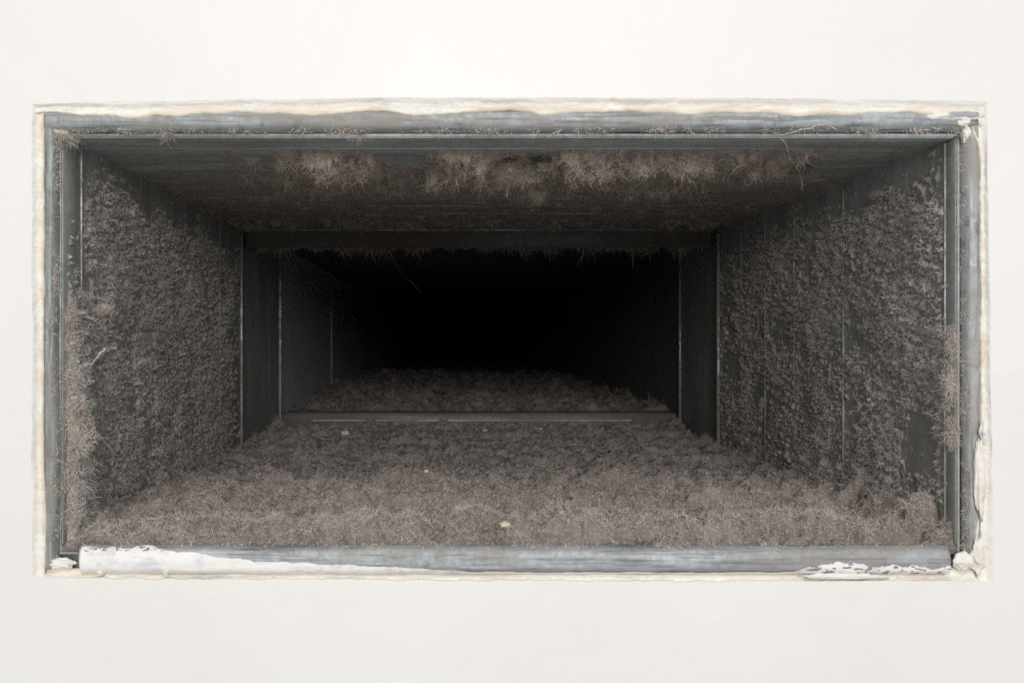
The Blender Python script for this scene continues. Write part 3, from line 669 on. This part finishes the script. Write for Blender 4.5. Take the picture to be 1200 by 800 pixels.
def post_side(seed, left):
    def f(H, step):
        r = np.random.default_rng(seed); H0 = H.copy(); nu, nv = H.shape
        def w(u, v):
            h = H0[min(nu - 1, int(u / step)), min(nv - 1, int(v / step))]; return float(sstep(-0.0003, 0.0006, h)) * (0.9 if left else 0.75)
        H = stamps(H, step, 14000, (0.0008, 0.0023), (0.0005, 0.0019), 2.0, 0.9, r, w)
        U_ = np.arange(nu)[:, None] * step
        return (H + 0.0005) * sstep(0, 0.003, U_) - 0.0005
    return f
FL = field((XL, 0.009, ZB), (0, 1, 0), (0, 0, 1), (1, 0, 0), Y1 - 0.013, HT, 0.00062, h_side(200, True), 0.0010, 0.0032, 210, post_side(211, True))
lint('lint_lining', FL, M['dust_side'], 'ragged grey dust lining the left side of the duct', 20000, 7000, 6, w_side(220, True), (0.5, 1.7), (0.10, 0.26), (0.6, 1.7), (0.15, 0.40), 102, bias=(0.1, -0.25, -0.25), mat2=M['side_tip'], balls=(260, 40, 0.0026, lambda U, V, H: sstep(0.001, 0.004, H) * (1 - 0.9 * sstep(0.01, 0.04, U)) * sstep(0.115, 0.05, V)))
FR = field((XR, 0.009, ZB), (0, 1, 0), (0, 0, 1), (-1, 0, 0), Y1 - 0.013, HT, 0.00062, h_side(300, False), 0.0010, 0.0032, 310, post_side(311, False))
lint('lint_lining', FR, M['dust_side'], 'bristly grey dust lining the right side of the duct', 24000, 7000, 6, w_side(320, False), (0.5, 1.6), (0.10, 0.24), (0.6, 1.6), (0.14, 0.36), 103, bias=(-0.1, -0.25, -0.1), mat2=M['side_tip'])

# ceiling: thick brown patches near the mouth, then a thin streaky film
def h_ceil(u, v):
    x, y = u * 1000, v * 1000 + 27
    wx = x + 7 * noise(x / 25, y / 25, 0, 401); wy = y + 6 * noise(x / 30, y / 20, 0, 402)
    band = (bump_(y, 58, 30) * 1.15 + 0.45 * bump_(y, 105, 40)) * sstep(45, 105, x) * (1 - 0.8 * sstep(W * 1000 - 75, W * 1000 - 40, x))
    m = band * (0.16 + 1.7 * noise(wx / 30, wy / 18, 0, 403) + 1.0 * noise(wx / 10, wy / 8, 0, 404) + 0.5 * bump_(x, 195, 30) + 0.45 * bump_(x, 262, 26) + 0.4 * bump_(x, 95, 22))
    h = -0.5 + np.clip(m, 0, 1.4) * (2.0 + 5.0 * billow(wx / 10, wy / 9, 0, 4, 405))
    film = (0.35 + 0.65 * sstep(60, 130, y)) * (0.40 + 0.9 * noise(wx / 60, wy / 5, 0, 406) + 0.5 * fbm(wx / 6, wy / 3.4, 0, 3, 407))
    h += np.clip(film, -0.2, 1.0) * 1.3
    h += 3.0 * bump_(y, 285, 22) * np.clip(0.2 + noise(wx / 9, wy / 12, 0, 408), 0, 1)
    return h * MM
def post_ceil(H, step):
    r = np.random.default_rng(411); H0 = H.copy()
    w = lambda u, v: float(sstep(0.0002, 0.002, H0[min(H0.shape[0] - 1, int(u / step)), min(H0.shape[1] - 1, int(v / step))]))
    H = stamps(H, step, 9000, (0.0012, 0.0042), (0.0008, 0.0032), 1.5, 0.7, r, w)
    V_ = np.arange(H.shape[1])[None] * step
    return (H + 0.0005) * sstep(0.0, 0.006, V_) - 0.0005
FC = field((XL, 0.027, ZT), (1, 0, 0), (0, 1, 0), (0, 0, -1), W, Y1 - 0.030, 0.0009, h_ceil, 0.0012, 0.004, 410, post_ceil)
wc = lambda U, V, H: sstep(0.0, 0.0016, H) * (0.12 + highs(H, 0.0009, 0.005, -0.0002, 0.0012)) * (1.3 - 0.8 * sstep(0.05, 0.22, V))
lint('ceiling_lint', FC, M['dust_top'], 'patchy brown dust hanging under the ceiling of the duct', 22000, 4200, 7, wc, (0.5, 1.7), (0.08, 0.22), (0.8, 2.6), (0.12, 0.34), 104, bias=(0, -0.1, -0.3), spread=1.8, curl=1.4, mat2=M['top_tip'], balls=(380, 60, 0.0050, lambda U, V, H: sstep(0.0012, 0.004, H) * (1 - 0.85 * sstep(0.05, 0.11, V))))

# lint behind the rear lip
def h_rear(u, v):
    x, y = u * 1000, v * 1000
    h = 3.5 + 13 * (billow(x / 32, y / 60, 0, 4, 501) - 0.25) + 2.2 * fbm(x / 7, y / 9, 0, 3, 502) + 5 * bump_(x, 50, 60) * sstep(30, 250, y)
    return np.maximum(h, 0.3) * sstep(0, 25, y) * MM + 0.0002
FB = field((X2L, Y2 + 0.021, ZL - 0.008), (1, 0, 0), (0, 1, 0), (0, 0, 1), X2R - X2L, 0.85, 0.003, h_rear, 0.002, 0.01, 510)
lint('rear_lint', FB, M['dust'], 'dim lint heap behind the raised rear lip', 9000, 1500, 8, lambda U, V, H: 1.0 / (0.15 + V), (2.0, 6.0), (0.2, 0.5), (2.5, 6.0), (0.3, 0.7), 105)

# fringe of lint hanging from the top cleat of the first joint
def fringe():
    r = np.random.default_rng(900); n = 2600
    x = r.uniform(XL + 0.012, XR - 0.012, n); hang = np.clip(0.45 + fbm(x * 1000 / 14, x * 0, 0, 3, 901), 0.05, 1.2)
    b = np.stack([x, np.full(n, Y1 - 0.0005) + r.uniform(-0.001, 0.003, n), np.full(n, ZT - 0.0145)], 1)
    p = Pile(); p.add(*fibres(b, np.tile([0, 0, -1.0], (n, 1)), hang * r.uniform(2.0, 9.5, n) * MM, r.uniform(0.25, 0.7, n) * MM, r, 0.7, 0.7, seg=3))
    return tag(p.build('lint_fringe', M['dust_top']), 'dark fringe of lint hanging from the ceiling joint deep in the duct', 'dust', kind='stuff')
fringe()

# single clumps, strands and crumbs
def clump(name, c, rad, n, mat, label, seed, group=None, flen=(1.0, 2.6), wid=(0.09, 0.22), core=0.75, nrm=(0, -0.3, 0), bias=(0, 0, -0.2)):
    r = np.random.default_rng(seed); p = Pile()
    th = np.linspace(0, np.pi, 22)[:, None]; ph = np.linspace(0, 2 * np.pi, 44)[None]
    nn = np.stack([np.sin(th) * np.cos(ph), np.sin(th) * np.sin(ph), np.cos(th) * np.ones_like(ph)], -1)
    d = core * (0.5 + 0.75 * billow(nn[..., 0] * 1.7 + seed, nn[..., 1] * 1.7, nn[..., 2] * 1.7, 3, seed % 50))
    P = np.array(c) + nn * d[..., None] * np.array(rad); p.add(P, grid_quads(22, 44), None, 1)
    v = r.normal(size=(n, 3)); v /= np.linalg.norm(v, axis=1)[:, None]
    n = int(n * 1.7); v = np.concatenate([v, v])[:n] if n <= 2 * len(v) else v; f = r.uniform(0.1, 1.25, n) ** 0.7
    p.add(*fibres(np.array(c) + v * f[:, None] * np.array(rad), v + np.array(nrm), 0.62 * r.uniform(*flen, n) * MM, 0.6 * r.uniform(*wid, n) * MM, r, 2.0, 2.2, bias, seg=3))
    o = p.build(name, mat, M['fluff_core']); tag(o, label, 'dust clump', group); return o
CG = 'dust clumps clinging to the duct mouth'
clump('dust_clump', PX(78, 161, 0.006), (13 * S, 0.004, 7 * S), 900, M['fluff'], 'pale pinkish fluff clump stuck in the upper left corner of the rim', 1, CG)
clump('dust_clump', PX(197, 157, 0.006), (10 * S, 0.003, 5 * S), 500, M['fluff'], 'small fluff tuft on the top rim near its left end', 2, CG, (1, 2.5))
clump('dust_clump', PX(422, 158, 0.007), (15 * S, 0.003, 4 * S), 500, M['fluff'], 'flat fluff tuft on the top rim left of its middle', 3, CG, (1, 2.5))
clump('dust_clump', PX(597, 199, 0.045), (19 * S, 0.006, 15 * S), 1500, M['dust_top'], 'biggest brown dust clump hanging from the ceiling at its middle', 4, CG, (1.5, 5))
clump('dust_clump', PX(540, 194, 0.045), (9 * S, 0.005, 8 * S), 500, M['dust_top'], 'small brown clump hanging just left of the biggest ceiling clump', 5, CG)
clump('dust_clump', PX(640, 195, 0.047), (22 * S, 0.006, 9 * S), 900, M['dust_top'], 'wide brown clump hanging just right of the biggest ceiling clump', 6, CG)
clump('dust_clump', PX(785, 268, 0.30), (11 * S, 0.006, 14 * S), 700, M['dust_top'], 'dust tuft hanging at the right end of the ceiling joint', 7, CG, (2, 6))
clump('dust_clump', PX(940, 198, 0.07), (12 * S, 0.004, 9 * S), 500, M['dust_top'], 'dust tuft under the ceiling at the lower end of the hanging strand', 8, CG, (2, 5))
clump('dust_clump', PX(1035, 228, 0.066), (14 * S, 0.004, 8 * S), 400, M['dust_side'], 'dark dust tuft in the upper right corner between ceiling and side', 9, CG, (1, 3))
k = 10
for (px, py, rx, rz, lab) in ((80, 372, 7, 14, 'topmost of the fluff clumps up the left rim'), (77, 402, 8, 14, 'second fluff clump down the left rim'),
                              (80, 440, 9, 18, 'third fluff clump down the left rim'), (84, 478, 13, 20, 'fourth fluff clump down the left rim, above the largest'),
                              (90, 512, 18, 22, 'largest fluff clump low on the left rim'), (80, 556, 11, 22, 'fifth fluff clump down the left rim, under the largest'),
                              (78, 600, 7, 20, 'lowest fluff clump on the left rim, just above the floor lint')):
    clump('dust_clump', PX(px - 1, py, 0.0115), (1.15 * rx * S, 0.005, 1.1 * rz * S), 2000, M['fluff'], lab, k, CG, (0.9, 2.6), (0.14, 0.40), 0.75); k += 1
for (px, py, rz, lab) in ((1125, 402, 18, 'upper fluff clump on the inner edge of the right rim'), (1121, 452, 24, 'middle fluff clump on the inner edge of the right rim'),
                          (1125, 507, 16, 'lower fluff clump on the inner edge of the right rim')):
    clump('dust_clump', PX(px - 9, py, 0.0075), (6.5 * S, 0.003, 1.15 * rz * S), 1000, M['fluff'], lab, k, CG, (0.8, 2.2), (0.12, 0.35), 0.8); k += 1
clump('dust_clump', PX(122, 362, 0.035), (13 * S, 0.003, 6 * S), 350, M['fluff'], 'small fluff lump at the end of the upper strand on the left side', k, CG, (1, 3)); k += 1
clump('dust_clump', PX(110, 640, 0.006), (20 * S, 0.003, 5 * S), 500, M['dust'], 'lint tuft spilling over the left end of the bottom rim', k, CG, (1, 3)); k += 1

def strand(name, pts, w, label, mat, seed, group=None, fuzz=120):
    """fluffy thread through the given points"""
    r = np.random.default_rng(seed); pts = np.array(pts); seg = 40
    q = np.linspace(0, len(pts) - 1.0001, seg); i = q.astype(int); f = (q - i)[:, None]
    c = pts[i] * (1 - f) + pts[i + 1] * f
    c = c + 0.0006 * np.stack([noise(q * 2.5, q * 0, 0, seed + j) for j in range(3)], 1)
    rad = w * (0.6 + 0.7 * np.abs(noise(q * 3, q * 0, 0, seed + 5))); ang = np.linspace(0, 2 * np.pi, 7)[None]
    d = np.gradient(c, axis=0); d /= np.linalg.norm(d, axis=1)[:, None]
    a = np.cross(d, [0, 1, 0.01]); a /= np.linalg.norm(a, axis=1)[:, None]; b = np.cross(d, a)
    P = c[:, None] + rad[:, None, None] * (np.cos(ang)[..., None] * a[:, None] + np.sin(ang)[..., None] * b[:, None])
    p = Pile(); p.add(P, grid_quads(seg, 7))
    j = r.integers(0, seg, fuzz); v = r.normal(size=(fuzz, 3))
    p.add(*fibres(c[j], v / np.linalg.norm(v, axis=1)[:, None], r.uniform(0.6, 2.0, fuzz) * MM, 0.12 * MM, r, 0.5, 0.8))
    return tag(p.build(name, mat), label, 'dust strand', group)
SG = 'hanging threads of dust'
strand('dust_strand', [PX(905, 155, 0.004), PX(921, 168, 0.01), PX(926, 185, 0.04), PX(938, 203, 0.07), PX(940, 222, 0.08)], 0.00028, 'long dust thread hanging from the top rim towards the ceiling tuft at right', M['fluff'], 40, SG)
strand('dust_strand', [PX(921, 158, 0.004), PX(950, 150, 0.001), PX(966, 143, 0.001), PX(980, 152, 0.002)], 0.00025, 'fluffy thread lying across the top rim at right', M['fluff'], 41, SG)
strand('dust_strand', [PX(72, 366, 0.008), PX(98, 367, 0.02), PX(112, 376, 0.03), PX(120, 383, 0.04)], 0.0006, 'upper dust thread bridging out from the left rim', M['fluff'], 42, SG)
strand('dust_strand', [PX(100, 437, 0.024), PX(112, 420, 0.03), PX(124, 408, 0.034), PX(137, 408, 0.045)], 0.0005, 'lower hooked dust thread on the left side', M['fluff'], 43, SG)
strand('dust_strand', [PX(595, 200, 0.06), PX(596, 215, 0.06), PX(594, 230, 0.065)], 0.0005, 'short thread dangling from the biggest ceiling clump', M['dust_top'], 44, SG)
strand('dust_strand', [PX(455, 298, 0.33), PX(470, 318, 0.34), PX(493, 342, 0.36)], 0.00010, 'thin slanting cobweb thread below the ceiling joint', M['dust_side'], 45, SG, 8)
strand('dust_strand', [PX(643, 160, 0.006), PX(655, 153, 0.003), PX(668, 145, 0.0015)], 0.0004, 'short thread stuck on the top rim right of its middle', M['fluff'], 46, SG)
strand('dust_strand', [PX(107, 500, 0.025), PX(120, 515, 0.035), PX(135, 532, 0.05)], 0.0006, 'dust thread slanting down from the largest left clump', M['fluff'], 47, SG)

def floor_at(px, py):          # point of the lint surface seen at this pixel
    q = Pf.reshape(-1, 3); k_ = D / (D + q[:, 1]) / S
    d_ = np.hypot(VX + (q[:, 0] - CAMX) * k_ - px, VY - (q[:, 2] - CAMZ) * k_ - py)
    near = q[d_ < 3.0]
    return near[np.argmin(near[:, 1])] + np.array([0, -0.0008, 0.0012])
for i, (px, py, r_, lab) in enumerate(((402, 508, 2.6, 'largest pale crumb at the back left of the floor lint'), (566, 504, 1.3, 'pale crumb at the back middle of the floor lint'),
        (502, 555, 1.1, 'small pale crumb left of the middle of the floor lint'), (590, 617, 1.6, 'beige crumb in the front lint near the bottom rim'), (633, 503, 0.9, 'tiny pale crumb right of the back middle crumb'))):
    o = blob('crumb', floor_at(px, py), np.array((1.3, 1, 0.8)) * r_ * MM, M['crumb'], None, 60 + i, 0.5, 12)
    tag(o, lab, 'crumb', 'pale crumbs in the floor lint')
